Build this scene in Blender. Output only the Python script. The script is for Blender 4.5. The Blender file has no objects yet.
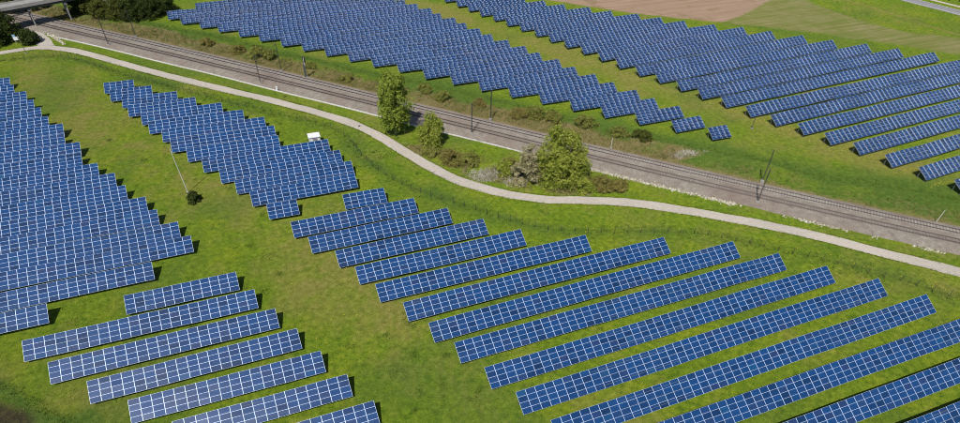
import bpy, math, random
import numpy as np
from mathutils import Vector, Matrix

random.seed(7); RNG = np.random.default_rng(7)
S = bpy.context.scene
COL = S.collection
R = math.radians

# ------------------------------------------------------------------ camera
PITCH, ROLL, YAW, CAM_H = 0.773254438, 0.0221346599, 0.388744222, 80.1070381
cam_d = bpy.data.cameras.new('camera'); cam = bpy.data.objects.new('camera', cam_d); COL.objects.link(cam)
cp, sp = math.cos(PITCH), math.sin(PITCH)
fw = Vector((math.sin(YAW)*cp, math.cos(YAW)*cp, -sp)); rt = Vector((math.cos(YAW), -math.sin(YAW), 0)); up = rt.cross(fw)
r2 = math.cos(ROLL)*rt + math.sin(ROLL)*up; u2 = -math.sin(ROLL)*rt + math.cos(ROLL)*up
m = Matrix((r2, u2, -fw)).transposed().to_4x4(); m.translation = Vector((0, 0, CAM_H)); cam.matrix_world = m
cam_d.sensor_fit = 'HORIZONTAL'; cam_d.sensor_width = 36.0; cam_d.lens = 606.94*36.0/960.0
cam_d.shift_y = (314.98-211.5)/960.0          # the photograph is the upper part of a taller frame
cam_d.clip_start = 1.0; cam_d.clip_end = 5000.0
S.camera = cam

# ------------------------------------------------------------------ sky, sun, exposure
SUN_AZ, SUN_EL = R(-142.0), R(54.0)
W = bpy.data.worlds.new('World'); S.world = W; W.use_nodes = True
wn = W.node_tree.nodes; wl = W.node_tree.links
bg = wn['Background']; sky = wn.new('ShaderNodeTexSky'); sky.sky_type = 'NISHITA'; sky.sun_disc = False
sky.sun_elevation = SUN_EL; sky.sun_rotation = SUN_AZ; sky.air_density = 1.0; sky.dust_density = 0.6; sky.ozone_density = 1.2
wl.new(sky.outputs['Color'], bg.inputs['Color']); bg.inputs['Strength'].default_value = 0.085
sd = bpy.data.lights.new('sun', 'SUN'); sd.energy = 4.6; sd.angle = R(0.53); sd.color = (1.0, 0.955, 0.89)
so = bpy.data.objects.new('sun', sd); COL.objects.link(so)
sv = Vector((math.sin(SUN_AZ)*math.cos(SUN_EL), math.cos(SUN_AZ)*math.cos(SUN_EL), math.sin(SUN_EL)))
so.rotation_euler = sv.to_track_quat('Z', 'Y').to_euler(); so.location = sv*400
S.view_settings.view_transform = 'Standard'; S.view_settings.look = 'None'
S.view_settings.exposure = 0.30; S.view_settings.gamma = 1.0
S.render.engine = 'CYCLES'
S.cycles.max_bounces = 5; S.cycles.filter_width = 1.0

# ------------------------------------------------------------------ helpers
def tag(o, label=None, cat=None, group=None, kind=None):
    if label: o['label'] = label
    if cat: o['category'] = cat
    if group: o['group'] = group
    if kind: o['kind'] = kind
    return o

def empty(name, loc, rz=0.0, **k):
    o = bpy.data.objects.new(name, None); COL.objects.link(o); o.location = loc; o.rotation_euler = (0, 0, rz)
    o.empty_display_size = 0.5
    return tag(o, **k)

def mesh(name, V, F, mats, mi=None, smooth=False):
    """fast mesh from arrays; F is an (n,3), (n,4) array or a list of faces"""
    me = bpy.data.meshes.new(name)
    V = np.asarray(V, np.float32)
    if isinstance(F, np.ndarray):
        k = F.shape[1]; n = len(F)
        me.vertices.add(len(V)); me.vertices.foreach_set('co', V.ravel())
        me.loops.add(n*k); me.loops.foreach_set('vertex_index', F.astype(np.int32).ravel())
        me.polygons.add(n); me.polygons.foreach_set('loop_start', np.arange(0, n*k, k, dtype=np.int32))
        me.polygons.foreach_set('loop_total', np.full(n, k, np.int32))
        me.update(calc_edges=True)
    else:
        me.from_pydata([tuple(map(float, v)) for v in V], [], F); me.update()
    for mm in (mats if isinstance(mats, (list, tuple)) else [mats]): me.materials.append(mm)
    if mi is not None: me.polygons.foreach_set('material_index', np.asarray(mi, np.int32))
    if smooth: me.polygons.foreach_set('use_smooth', np.ones(len(me.polygons), bool))
    return me

def link(name, me, parent=None, loc=None, **k):
    o = bpy.data.objects.new(name, me); COL.objects.link(o)
    if parent is not None: o.parent = parent
    if loc is not None: o.location = loc
    return tag(o, **k)

class MB:
    """collects boxes, bars and tubes into one mesh"""
    def __init__(s): s.v = []; s.f = []; s.mi = []
    def add(s, V, F, mi=0):
        b = len(s.v); s.v += [tuple(v) for v in V]; s.f += [tuple(i+b for i in f) for f in F]; s.mi += [mi]*len(F)
    def box(s, c, d, mi=0, rz=0.0, taper=1.0):
        x, y, z = d[0]/2, d[1]/2, d[2]/2; V = []
        for sz in (-1, 1):
            t = taper if sz > 0 else 1.0
            for sx, sy in ((-1, -1), (1, -1), (1, 1), (-1, 1)):
                a, b = sx*x*t, sy*y*t
                V.append((c[0]+a*math.cos(rz)-b*math.sin(rz), c[1]+a*math.sin(rz)+b*math.cos(rz), c[2]+sz*z))
        s.add(V, [(3, 2, 1, 0), (4, 5, 6, 7), (0, 1, 5, 4), (1, 2, 6, 5), (2, 3, 7, 6), (3, 0, 4, 7)], mi)
    def tube(s, a, b, ra, rb=None, n=6, mi=0):
        rb = ra if rb is None else rb
        a, b = Vector(a), Vector(b); d = (b-a).normalized()
        q = d.to_track_quat('Z', 'Y'); V = []
        for P, r in ((a, ra), (b, rb)):
            for k in range(n):
                t = 2*math.pi*k/n; V.append(tuple(P + q @ Vector((r*math.cos(t), r*math.sin(t), 0))))
        F = [(k, (k+1) % n, n+(k+1) % n, n+k) for k in range(n)] + [tuple(range(n-1, -1, -1)), tuple(range(n, 2*n))]
        s.add(V, F, mi)
    def build(s, name, mats, parent=None, loc=None, smooth=False, **k):
        return link(name, mesh(name, s.v, s.f, mats, s.mi, smooth), parent, loc, **k)

def lattice(seed, n=64):
    return np.random.default_rng(seed).random((n, n))
def vnoise(x, y, scale, seed):
    """smooth value noise, 0..1"""
    L = lattice(seed); n = len(L)
    u, v = np.asarray(x)/scale + 1000.0, np.asarray(y)/scale + 1000.0
    i, j = np.floor(u).astype(int), np.floor(v).astype(int); a, b = u-i, v-j
    a = a*a*(3-2*a); b = b*b*(3-2*b); i %= n; j %= n; i1, j1 = (i+1) % n, (j+1) % n
    return (L[i, j]*(1-a)+L[i1, j]*a)*(1-b) + (L[i, j1]*(1-a)+L[i1, j1]*a)*b
def fbm(x, y, scale, seed, oc=4):
    t = 0; w = 0; a = 1.0
    for k in range(oc): t = t + a*vnoise(x, y, scale/2**k, seed+k); w += a; a *= .55
    return t/w
def sstep(a, b, x):
    t = np.clip((x-a)/(b-a), 0, 1); return t*t*(3-2*t)
def pdist(x, y, line):
    """distance, signed side (+ = left of the line) and arclength to a polyline"""
    P = np.asarray(line, float); best = np.full(np.shape(x), 1e9); side = np.zeros(np.shape(x)); arc = np.zeros(np.shape(x)); s0 = 0
    for (ax, ay), (bx, by) in zip(P[:-1], P[1:]):
        dx, dy = bx-ax, by-ay; L = math.hypot(dx, dy)
        t = np.clip(((x-ax)*dx+(y-ay)*dy)/L**2, 0, 1)
        d = np.hypot(x-ax-t*dx, y-ay-t*dy); k = d < best
        best = np.where(k, d, best); side = np.where(k, np.sign(dx*(y-ay)-dy*(x-ax)), side); arc = np.where(k, s0+t*L, arc); s0 += L
    return best, side, arc
def inpoly(x, y, poly):
    P = np.asarray(poly, float); c = np.zeros(np.shape(x), bool)
    for (ax, ay), (bx, by) in zip(P, np.roll(P, -1, 0)):
        if ay == by: continue
        k = ((ay > y) != (by > y)) & (x < (bx-ax)*(y-ay)/(by-ay)+ax); c ^= k
    return c
def spline(pts, step=1.5):
    P = np.asarray(pts, float); P = np.vstack([2*P[0]-P[1], P, 2*P[-1]-P[-2]]); out = []
    for k in range(1, len(P)-2):
        a, b, c, d = P[k-1:k+3]; n = max(2, int(np.linalg.norm(c-b)/step))
        for t in np.arange(n)/n:
            out.append(.5*((2*b)+(c-a)*t+(2*a-5*b+4*c-d)*t*t+(3*b-a-3*c+d)*t**3))
    out.append(P[-2]); return np.array(out)
def normals(C):
    T = np.gradient(C, axis=0); T /= np.linalg.norm(T, axis=1)[:, None]
    return np.stack([-T[:, 1], T[:, 0]], 1)
def ribbon(C, offs, zs, jit=0.0, seed=1):
    """cross section (offsets to the left, heights) swept along a centre line -> V, F"""
    N = normals(C); n = len(C); k = len(offs); V = np.zeros((n, k, 3)); rg = np.random.default_rng(seed)
    for j, (o, z) in enumerate(zip(offs, zs)):
        w = o + (jit*(fbm(np.arange(n)*1.0, np.zeros(n)+j*37.0, 4.0, seed+j)-.5)*2 if jit and j in (0, k-1) else 0)
        V[:, j, :2] = C + N*(w[:, None] if np.ndim(w) else w); V[:, j, 2] = z
    i = np.arange(n-1)[:, None]*k + np.arange(k-1)[None]
    F = np.stack([i+1, i, i+k, i+k+1], -1).reshape(-1, 4)
    return V.reshape(-1, 3), F

# ------------------------------------------------------------------ materials
KA = .76          # base colours below are set for exposure 0; this brings them to the exposure above
def mat(name, col, rough=.8, spec=.3, metal=0.0, droug=0.0):
    col = tuple(c*KA for c in col)
    M = bpy.data.materials.new(name); M.use_nodes = True; b = M.node_tree.nodes['Principled BSDF']
    b.inputs['Base Color'].default_value = (*col, 1); b.inputs['Roughness'].default_value = rough
    b.inputs['Specular IOR Level'].default_value = spec; b.inputs['Metallic'].default_value = metal
    b.inputs['Diffuse Roughness'].default_value = droug
    return M
class NT:
    def __init__(s, M): s.n = M.node_tree.nodes; s.l = M.node_tree.links; s.b = s.n['Principled BSDF']
    def new(s, t, **k):
        o = s.n.new(t)
        for a, v in k.items(): setattr(o, a, v)
        return o
    def lk(s, a, b): s.l.new(a, b)
    def pos(s): return s.new('ShaderNodeNewGeometry').outputs['Position']
    def noise(s, scale, detail=4, rough=.55, vec=None, dim='3D'):
        o = s.new('ShaderNodeTexNoise'); o.inputs['Scale'].default_value = scale; o.inputs['Detail'].default_value = detail; o.inputs['Roughness'].default_value = rough
        s.lk(vec if vec is not None else s.pos(), o.inputs['Vector']); return o.outputs['Fac']
    def ramp(s, fac, stops): return s.tramp(fac, [(p_, tuple(c*KA for c in c3)) for p_, c3 in stops])
    def tramp(s, fac, stops):
        o = s.new('ShaderNodeValToRGB'); e = o.color_ramp.elements
        while len(e) > 1: e.remove(e[-1])
        for k, (p_, c) in enumerate(stops):
            el = e[0] if k == 0 else e.new(p_)
            el.position = p_; el.color = (*c, 1) if len(c) == 3 else c
        s.lk(fac, o.inputs['Fac']); return o.outputs['Color']
    def mix(s, fac, a, b, blend='MIX'):
        o = s.new('ShaderNodeMix', data_type='RGBA', blend_type=blend)
        for v, i in ((fac, o.inputs[0]), (a, o.inputs[6]), (b, o.inputs[7])):
            if isinstance(v, (int, float)): i.default_value = v
            elif isinstance(v, tuple): i.default_value = (*v, 1)
            else: s.lk(v, i)
        return o.outputs[2]
    def math(s, op, a, b=0.0, clamp=False):
        o = s.new('ShaderNodeMath', operation=op, use_clamp=clamp)
        for v, i in ((a, o.inputs[0]), (b, o.inputs[1])):
            if isinstance(v, (int, float)): i.default_value = v
            else: s.lk(v, i)
        return o.outputs[0]
    def rng(s, v, a, b, c=0.0, d=1.0):
        o = s.new('ShaderNodeMapRange'); s.lk(v, o.inputs[0])
        for k, x in enumerate((a, b, c, d)): o.inputs[k+1].default_value = x
        return o.outputs[0]
    def bump(s, h, dist, strength=1.0):
        o = s.new('ShaderNodeBump'); o.inputs['Distance'].default_value = dist; o.inputs['Strength'].default_value = strength
        s.lk(h, o.inputs['Height']); s.lk(o.outputs['Normal'], s.b.inputs['Normal'])
    def base(s, c): s.lk(c, s.b.inputs['Base Color'])
ROWS = [
    ('A', 1, -70.67, 212.89, -63.95, 212.89, 4),
    ('A', 2, -70.49, 206.66, -62.09, 206.66, 5),
    ('A', 3, -69.98, 200.83, -58.22, 200.83, 7),
    ('A', 4, -69.12, 194.48, -55.68, 194.48, 8),
    ('A', 5, -66.68, 188.38, -53.24, 188.38, 8),
    ('A', 6, -65.99, 181.89, -50.87, 181.89, 9),
    ('A', 7, -65.35, 176.24, -46.87, 176.24, 11),
    ('A', 8, -64.56, 170.17, -46.08, 170.17, 11),
    ('A', 9, -63.86, 163.95, -42.02, 163.95, 13),
    ('A', 10, -63.21, 158.1, -41.37, 158.1, 13),
    ('A', 11, -62.53, 151.38, -37.33, 151.38, 15),
    ('A', 12, -60.22, 145.2, -33.34, 145.2, 16),
    ('A', 13, -59.44, 138.63, -30.88, 138.63, 17),
    ('A', 14, -58.49, 131.98, -26.57, 131.98, 19),
    ('A', 15, -57.89, 126.05, -24.29, 126.05, 20),
    ('A', 16, -57.13, 119.57, -20.17, 119.57, 22),
    ('A', 17, -56.5, 113.51, -17.86, 113.51, 23),
    ('A', 18, -55.7, 107.06, -25.46, 107.06, 18),
    ('A', 19, -53.42, 100.72, -43.34, 100.72, 6),
    ('B', 1, -30.39, 98.25, -10.24, 98.05, 12),
    ('B', 2, -46.36, 91.9, -7.49, 91.58, 23),
    ('B', 3, -41.7, 84.89, -4.52, 84.93, 22),
    ('B', 4, -35.35, 78.1, -1.59, 78.33, 20),
    ('B', 5, -29.18, 71.66, 1.27, 71.5, 18),
    ('B', 6, -22.83, 64.88, 4.34, 64.78, 16),
    ('B', 7, -16.4, 57.9, 7.12, 57.9, 14),
    ('C', 1, -38.23, 199.91, -30.12, 199.5, 5),
    ('C', 2, -36.37, 193.84, -25.16, 193.5, 7),
    ('C', 3, -33.08, 188.0, -18.47, 187.08, 9),
    ('C', 4, -31.4, 182.01, -13.65, 181.43, 11),
    ('C', 5, -27.96, 175.72, -6.95, 175.22, 13),
    ('C', 6, -26.15, 169.81, -1.89, 168.67, 14),
    ('C', 7, -22.92, 163.82, 3.06, 162.44, 15),
    ('C', 8, -20.93, 157.55, 4.94, 156.55, 15),
    ('C', 9, -17.32, 151.41, 5.18, 150.67, 13),
    ('C', 10, -14.0, 145.02, 16.87, 144.35, 18),
    ('C', 11, -10.43, 138.63, 18.65, 138.05, 17),
    ('C', 12, -7.42, 132.53, 20.15, 131.86, 16),
    ('C', 13, -4.64, 126.09, 19.61, 125.69, 14),
    ('C', 14, -1.78, 119.69, 4.81, 119.47, 4),
    ('D', 1, 14.83, 117.6, 24.43, 117.26, 6),
    ('D', 2, 2.28, 111.1, 29.91, 110.96, 16),
    ('D', 3, 4.91, 104.52, 35.8, 104.55, 18),
    ('D', 4, 9.24, 98.02, 41.83, 98.12, 19),
    ('D', 5, 11.86, 91.55, 47.9, 91.62, 21),
    ('D', 6, 14.31, 85.13, 60.04, 85.06, 27),
    ('D', 7, 17.9, 78.34, 75.45, 78.69, 34),
    ('D', 8, 20.7, 71.59, 88.4, 72.28, 40),
    ('D', 9, 23.39, 65.27, 94.82, 65.69, 43),
    ('D', 10, 26.19, 58.07, 101.23, 58.95, 45),
    ('D', 11, 29.01, 51.43, 108.09, 52.3, 47),
    ('D', 12, 31.9, 44.46, 113.03, 45.4, 48),
    ('D', 13, 34.9, 38.05, 118.8, 38.15, 50),
    ('D', 14, 37.8, 31.2, 124.2, 31.1, 51),
    ('D', 15, 40.8, 24.3, 128.0, 24.3, 52),
    ('E', 0, -9.49, 264.98, 57.5, 261.98, 40),
    ('E', 1, -19.52, 258.89, 60.5, 256.09, 48),
    ('E', 2, -15.24, 252.58, 63.4, 249.88, 47),
    ('E', 3, -9.06, 246.16, 66.33, 243.52, 45),
    ('E', 4, -3.3, 240.08, 69.58, 237.51, 43),
    ('E', 5, 3.08, 233.0, 73.14, 231.17, 42),
    ('E', 6, 9.18, 226.33, 74.78, 224.93, 39),
    ('E', 7, 15.56, 219.6, 78.3, 218.67, 37),
    ('E', 8, 21.61, 213.27, 79.97, 212.21, 35),
    ('E', 9, 27.99, 206.68, 82.75, 205.48, 33),
    ('E', 10, 34.23, 199.81, 84.68, 198.92, 30),
    ('E', 11, 40.42, 192.84, 88.13, 192.25, 28),
    ('E', 12, 46.94, 186.14, 91.49, 185.32, 27),
    ('E', 13, 53.3, 178.67, 93.64, 178.82, 24),
    ('E', 14, 59.99, 171.95, 97.18, 171.79, 22),
    ('E', 15, 66.48, 164.9, 99.28, 164.56, 20),
    ('E', 16, 73.36, 157.86, 102.68, 157.47, 17),
    ('E', 17, 80.15, 150.99, 105.05, 150.43, 15),
    ('E', 18, 86.61, 143.91, 108.74, 143.34, 13),
    ('E', 19, 93.08, 137.1, 110.8, 136.83, 11),
    ('E', 20, 100.22, 130.2, 114.86, 130.12, 9),
    ('E', 21, 107.28, 123.04, 116.8, 122.95, 6),
    ('E', 22, 114.28, 116.22, 120.26, 115.96, 4),
    ('F', 1, 82.76, 245.11, 100.0, 245.11, 10),
    ('F', 2, 85.57, 238.33, 106.0, 238.33, 12),
    ('F', 3, 88.0, 232.09, 112.0, 232.09, 14),
    ('F', 4, 90.42, 225.66, 118.08, 225.68, 16),
    ('F', 5, 93.34, 219.35, 123.5, 219.27, 18),
    ('F', 6, 95.79, 212.81, 131.33, 213.13, 21),
    ('F', 7, 98.63, 206.53, 136.97, 206.71, 23),
    ('F', 8, 101.55, 199.97, 145.12, 200.59, 26),
    ('F', 9, 103.99, 193.37, 151.26, 194.52, 28),
    ('F', 10, 106.72, 186.77, 157.55, 188.6, 30),
    ('F', 11, 109.61, 179.94, 166.08, 181.99, 34),
    ('F', 12, 112.34, 172.76, 174.36, 176.27, 37),
    ('F', 13, 115.02, 165.66, 181.42, 169.55, 40),
    ('F', 14, 117.88, 158.34, 189.46, 162.49, 43),
    ('F', 15, 121.01, 151.73, 196.27, 155.45, 45),
    ('F', 16, 123.9, 144.51, 205.05, 148.72, 48),
    ('F', 17, 126.68, 137.65, 212.33, 141.93, 51),
    ('F', 18, 130.03, 130.83, 221.15, 135.25, 54),
    ('F', 19, 132.91, 123.48, 227.3, 127.48, 56),
    ('F', 20, 136.19, 116.7, 218.7, 120.7, 49),
    ('F', 21, 139.61, 109.75, 209.9, 113.27, 42),
    ('F', 22, 142.6, 102.97, 201.2, 105.9, 35),
    ('F', 23, 146.01, 96.28, 192.7, 98.62, 28),
    ('F', 24, 148.79, 88.55, 182.8, 90.25, 20),
    ('F', 25, 151.96, 81.03, 173.2, 82.09, 13),
    ('F', 26, 155.1, 73.59, 163.8, 74.03, 5),
]
# ------------------------------------------------------------------ the lines of the place (metres; rows of panels run along x)
PATH = spline([(-96, 240), (-83, 243.5), (-71.6, 245.6), (-66.9, 246.4), (-62.1, 246.9), (-58.0, 245.8), (-53.1, 243.0), (-47.5, 238.2), (-36.0, 225.7), (-27.6, 216.1), (-17.6, 205.5),
    (-6.0, 193.8), (5.1, 182.6), (13.7, 173.5), (18.2, 168.4), (22.5, 163.4), (26.6, 157.6), (30.2, 151.0), (33.1, 144.1), (36.3, 135.9), (39.9, 127.9), (43.7, 121.2),
    (48.0, 116.1), (52.4, 111.9), (56.7, 108.9), (60.7, 106.5), (68.5, 103.3), (76.0, 99.8), (83.0, 95.5), (91.0, 89.7), (94.5, 86.9), (102.8, 79.9), (110.5, 72.7),
    (117.4, 65.3), (124.2, 58.3), (129.2, 53.0), (150, 31), (180, 0)])
BRANCH = spline([(-57.3, 244.6), (-58.6, 248.5), (-59.6, 252), (-61.2, 256), (-63.2, 260.5), (-66, 266.5), (-71, 278), (-77, 292)])
_c = np.array([55.275, 148.88]); _e = np.array([0.68910625, -0.72466032]); _n = np.array([0.72466032, 0.68910625])
_s = np.arange(-240, 231, 1.5)
_sc = np.clip(_s, -160, 160)
_off = -2.47088228 - 8.05165905e-3*_sc + 7.05785976e-5*_sc**2 + 6.95924632e-7*_sc**3
TRACK = _c + _s[:, None]*_e + _off[:, None]*_n          # centre line of the near track; the far one lies 4.17 m to the left
FENCE = [(-84, 236.5), (-70.7, 239.2), (-59.2, 238.3), (-53.2, 236.2), (-45.4, 228.8), (-33.3, 213.9), (-19.2, 199.0), (-2.2, 181.0), (10.1, 168.7), (17.9, 160.9), (22.6, 150.9), (24.0, 140.9), (27.9, 128.1), (34.7, 117.5), (39.9, 112.1),
    (48.5, 101.8), (53.7, 97.0), (57.2, 94.7), (62.4, 92.3), (68.0, 90.2), (76.6, 87.1), (86.0, 82.8), (92.7, 77.6), (98.8, 72.0), (104.6, 66.5), (109.9, 60.8), (115.0, 55.3), (121.8, 47.0), (134, 33), (150, 15)]
DITCH = [(-60, 288), (-22.6, 255.2), (-2.6, 236.6), (14.9, 215.4), (25.0, 206.3), (34.5, 195.4), (53.9, 175.4), (74.5, 153.6), (89.5, 133.6), (113.3, 111.6), (122.4, 102.9), (129.7, 93.0), (143.5, 82.6), (153.8, 72.8), (190, 38)]
EDGE3 = [(-58, 97), (-49.8, 88.5), (-44.9, 83.1), (-39.0, 76.2), (-22, 56)]
SOIL = [(-70, 103), (-60, 94.5), (-49.5, 86.2), (-46.2, 82.6), (-41.6, 77.1), (-24, 56), (-70, 40)]
BROWN = [(100, 255), (122.5, 238.5), (129.3, 231.5), (136.2, 223.9), (145.9, 214.5), (156.2, 207.0), (164.0, 200.6), (168.4, 197.2), (175.8, 192.3), (188.7, 196.2), (211.3, 207.5), (290, 245), (200, 330)]
STUB = [(175.8, 191.8), (211.3, 207.5), (240, 221), (225.3, 200.4), (228.7, 176.8), (234.6, 162.4), (252, 147.5), (262, 120), (240, 134.5), (218.0, 156.2), (198.0, 175.4)]
WHEEL = [(-6, 138), (4.0, 115.3), (9.7, 100.6), (13.4, 90.0), (18.6, 73.7), (22.6, 61.1), (25, 50), (27, 36)]
DIRT = [(238, 215), (242.6, 195.7), (245.7, 183.1), (250.6, 158.1), (258, 130)]
ROAD = spline([(250, 248), (256, 228), (268, 188.5), (274.2, 170), (289, 121)], 3)

# ------------------------------------------------------------------ ground
gx = np.concatenate([[-1500, -700, -350, -180], np.arange(-110, 321, 1.0), [380, 520, 900, 1600]])
gy = np.concatenate([[-700, -300, -80], np.arange(0, 331, 1.0), [380, 520, 900, 2200]])
GX, GY = np.meshgrid(gx, gy); nx, ny = len(gx), len(gy)
x, y = GX.ravel(), GY.ravel()
wx = x + (fbm(x, y, 7, 11)-.5)*5; wy = y + (fbm(x, y, 7, 21)-.5)*5
d_path, s_path, _ = pdist(x, y, PATH[::4]); d_tr, s_tr, _ = pdist(x, y, TRACK[::6]); d_f, s_f, _ = pdist(wx, wy, FENCE); d_d, s_d, _ = pdist(wx, wy, DITCH)
o_tr = d_tr*s_tr                                        # + on the far side of the near track
d3, _, _ = pdist(wx, wy, EDGE3); d_dirt, _, _ = pdist(x, y, DIRT)
d_br, _, _ = pdist(x, y, BRANCH)
lush = np.exp(-(d_f/2.3)**2)*(.26+.42*vnoise(x, y, 9, 5)) + np.exp(-(d_d/1.8)**2)*(.35+.6*vnoise(x, y, 12, 6)) + np.exp(-(d3/1.6)**2)
lush += .50*sstep(.50, .72, fbm(x, y, 26, 31)) + .75*sstep(6.5, 9, o_tr)*sstep(30, 17, o_tr)*(.45+.75*vnoise(x, y, 11, 32))*np.where(y < 140, 1, .8)
# dry, yellowish grass: the open meadow between the blocks, the corridor behind the railway
dry = .42*sstep(.46, .70, fbm(x, y, 15, 41)) + .45*sstep(.5, .75, fbm(x, y, 4.5, 51))
corr, _, _ = pdist(x, y, [(66, 262), (80, 232), (100, 192), (120, 150), (140, 112), (160, 80)]); dry += .75*np.exp(-(corr/7)**2)
mid, _, _ = pdist(x, y, [(40, 40), (25, 64), (8, 92), (-4, 120), (-24, 150), (-40, 185), (-60, 225)]); dry += .36*np.exp(-(mid/9)**2)*(.5+1.4*sstep(.4, .7, fbm(x, y, 3.2, 61)))
dry += .9*np.exp(-(d_dirt/.9)**2)
wheel, _, _ = pdist(x, y, WHEEL); dry += .55*np.exp(-((wheel-.9)/.45)**2)*(.5+vnoise(x, y, 5, 62))
# scrubby brownish verge on the far side of the railway and between railway and path
scr = sstep(5.5, 7.5, o_tr)*sstep(19, 12.5, o_tr+(fbm(x, y, 10, 71)-.5)*8)*(.55+.8*sstep(.32, .60, fbm(x, y, 7, 81)))
scr *= np.where(y < 112, .30, 1)
n_, _, _ = pdist(x, y, [(38, 140), (47, 129), (57, 118.5), (66, 111), (76, 106)]); scr += 1.0*np.exp(-(n_/4.6)**2)*sstep(.25, .55, fbm(x, y, 3.5, 91))
scr += .45*np.exp(-((o_tr+6.2)/1.0)**2)*vnoise(x, y, 5, 15)+.5*np.exp(-((o_tr-7.2)/1.2)**2)
brown = inpoly(wx*.3+x*.7, wy*.3+y*.7, BROWN)*1.0; stub = inpoly(wx*.6+x*.4, wy*.6+y*.4, STUB)*1.0; soil = inpoly(wx+(fbm(x, y, 2.5, 221)-.5)*4, wy+(fbm(x, y, 2.5, 231)-.5)*4, SOIL)*1.0
def blur(A):
    A = A.reshape(ny, nx)
    for _ in range(2):
        A = (A+np.roll(A, 1, 0)+np.roll(A, -1, 0))/3; A = (A+np.roll(A, 1, 1)+np.roll(A, -1, 1))/3
    return A.ravel()
brown, stub, soil = blur(brown), blur(blur(stub)), blur(soil)
z = -.10 + (fbm(x, y, 5, 101)-.5)*.30
z -= .35*np.exp(-(d_f/1.6)**2)*(s_f > -1)*.6 + .3*np.exp(-(d_d/1.5)**2)
flat = np.minimum(np.minimum(sstep(1.8, 3.6, d_path), sstep(1.8, 3.5, d_br)), sstep(8.0, 10, np.abs(o_tr-2)))
droad, _, _ = pdist(x, y, ROAD[::3]); flat = np.minimum(flat, sstep(9, 12, droad))
z = np.where(flat < 1, -.06+(z+.06)*flat, z)
hill = 6.8*np.exp(-(((x+38)/12)**2+((y-284)/9)**2)) + 5.6*np.exp(-(((x+98)/14)**2+((y-264)/12)**2)); z += hill*sstep(5, 12, o_tr-4)*(x > -70)+hill*(x <= -84)
V = np.stack([x, y, z], 1)
i = np.arange(ny-1)[:, None]*nx+np.arange(nx-1)[None]; F = np.stack([i, i+1, i+nx+1, i+nx], -1).reshape(-1, 4)

M_ground = mat('meadow', (.08, .12, .03), .95, .12, droug=1.0); T = NT(M_ground)
za = T.new('ShaderNodeVertexColor', layer_name='zone_a'); zb = T.new('ShaderNodeVertexColor', layer_name='zone_b')
sa = T.new('ShaderNodeSeparateColor'); sb = T.new('ShaderNodeSeparateColor'); T.lk(za.outputs[0], sa.inputs[0]); T.lk(zb.outputs[0], sb.inputs[0])
nA = T.noise(.11, 5, .6); nB = T.noise(.9, 5, .62); nC = T.noise(5.0, 4, .65); nD = T.noise(.35, 6, .7)
fine = T.math('ADD', T.math('MULTIPLY', nB, .5), T.math('MULTIPLY', nC, .5))
grass = T.ramp(fine, [(.36, (.045, .084, .006)), (.46, (.100, .150, .009)), (.54, (.136, .190, .012)), (.64, (.225, .258, .028))])
tone = T.tramp(nA, [(.32, (.72, .86, .76)), (.5, (.96, 1.0, .95)), (.68, (1.24, 1.12, .95))]); grass = T.mix(.85, grass, tone, 'MULTIPLY')
def zone(ch, lo, hi, spread, n):
    v = T.math('ADD', ch, T.math('MULTIPLY', T.math('SUBTRACT', n, .5), spread)); return T.rng(v, lo, hi)
lushc = T.ramp(fine, [(.34, (.034, .072, .010)), (.5, (.070, .122, .016)), (.66, (.115, .165, .026))])
dryc = T.ramp(fine, [(.34, (.100, .112, .018)), (.5, (.170, .165, .034)), (.66, (.260, .235, .075))])
scrc = T.ramp(nC, [(.34, (.072, .090, .020)), (.5, (.175, .140, .056)), (.66, (.300, .225, .130))])
c = T.mix(zone(sa.outputs[0], .15, 1.15, 1.1, nD), grass, dryc)
c = T.mix(zone(sa.outputs[1], .15, .85, .7, nD), c, lushc)
c = T.mix(zone(sa.outputs[2], .30, .80, 1.3, nB), c, scrc)
mp = T.new('ShaderNodeMapping'); mp.inputs['Rotation'].default_value = (0, 0, R(37)); mp.inputs['Scale'].default_value = (.03, .9, .3); T.lk(T.pos(), mp.inputs['Vector'])
streak = T.noise(1.0, 5, .65, mp.outputs[0])
fieldc = T.ramp(streak, [(.3, (.225, .152, .100)), (.5, (.275, .190, .130)), (.7, (.335, .240, .170))])
fieldc = T.mix(T.rng(nA, .55, .68), fieldc, (.160, .110, .062))
stubc = T.mix(T.rng(T.math('ADD', T.math('MULTIPLY', streak, .6), T.math('MULTIPLY', nA, .4)), .44, .64), T.ramp(streak, [(.3, (.120, .140, .030)), (.7, (.160, .172, .042))]), T.ramp(nD, [(.3, (.175, .160, .065)), (.7, (.255, .222, .110))]))
c = T.mix(zone(sb.outputs[1], .25, .75, .9, nD), c, stubc); c = T.mix(zone(sb.outputs[0], .30, .70, .5, nD), c, fieldc)
soilc = T.ramp(fine, [(.36, (.018, .016, .008)), (.52, (.050, .042, .020)), (.66, (.085, .092, .024))])
c = T.mix(zone(sb.outputs[2], .25, .75, .9, nB), c, soilc)
T.base(c); T.bump(T.math('ADD', T.math('MULTIPLY', nC, .55), T.math('MULTIPLY', nB, .6)), .55, .8)
me = mesh('ground', V, F, M_ground, smooth=True)
for nm, ch in (('zone_a', (dry, lush, scr)), ('zone_b', (brown, stub, soil))):
    at = me.color_attributes.new(nm, 'FLOAT_COLOR', 'POINT')
    at.data.foreach_set('color', np.stack([np.clip(c_, 0, 1.3) for c_ in ch]+[np.ones(len(x))], 1).astype(np.float32).ravel())
link('ground', me, kind='structure')
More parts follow.
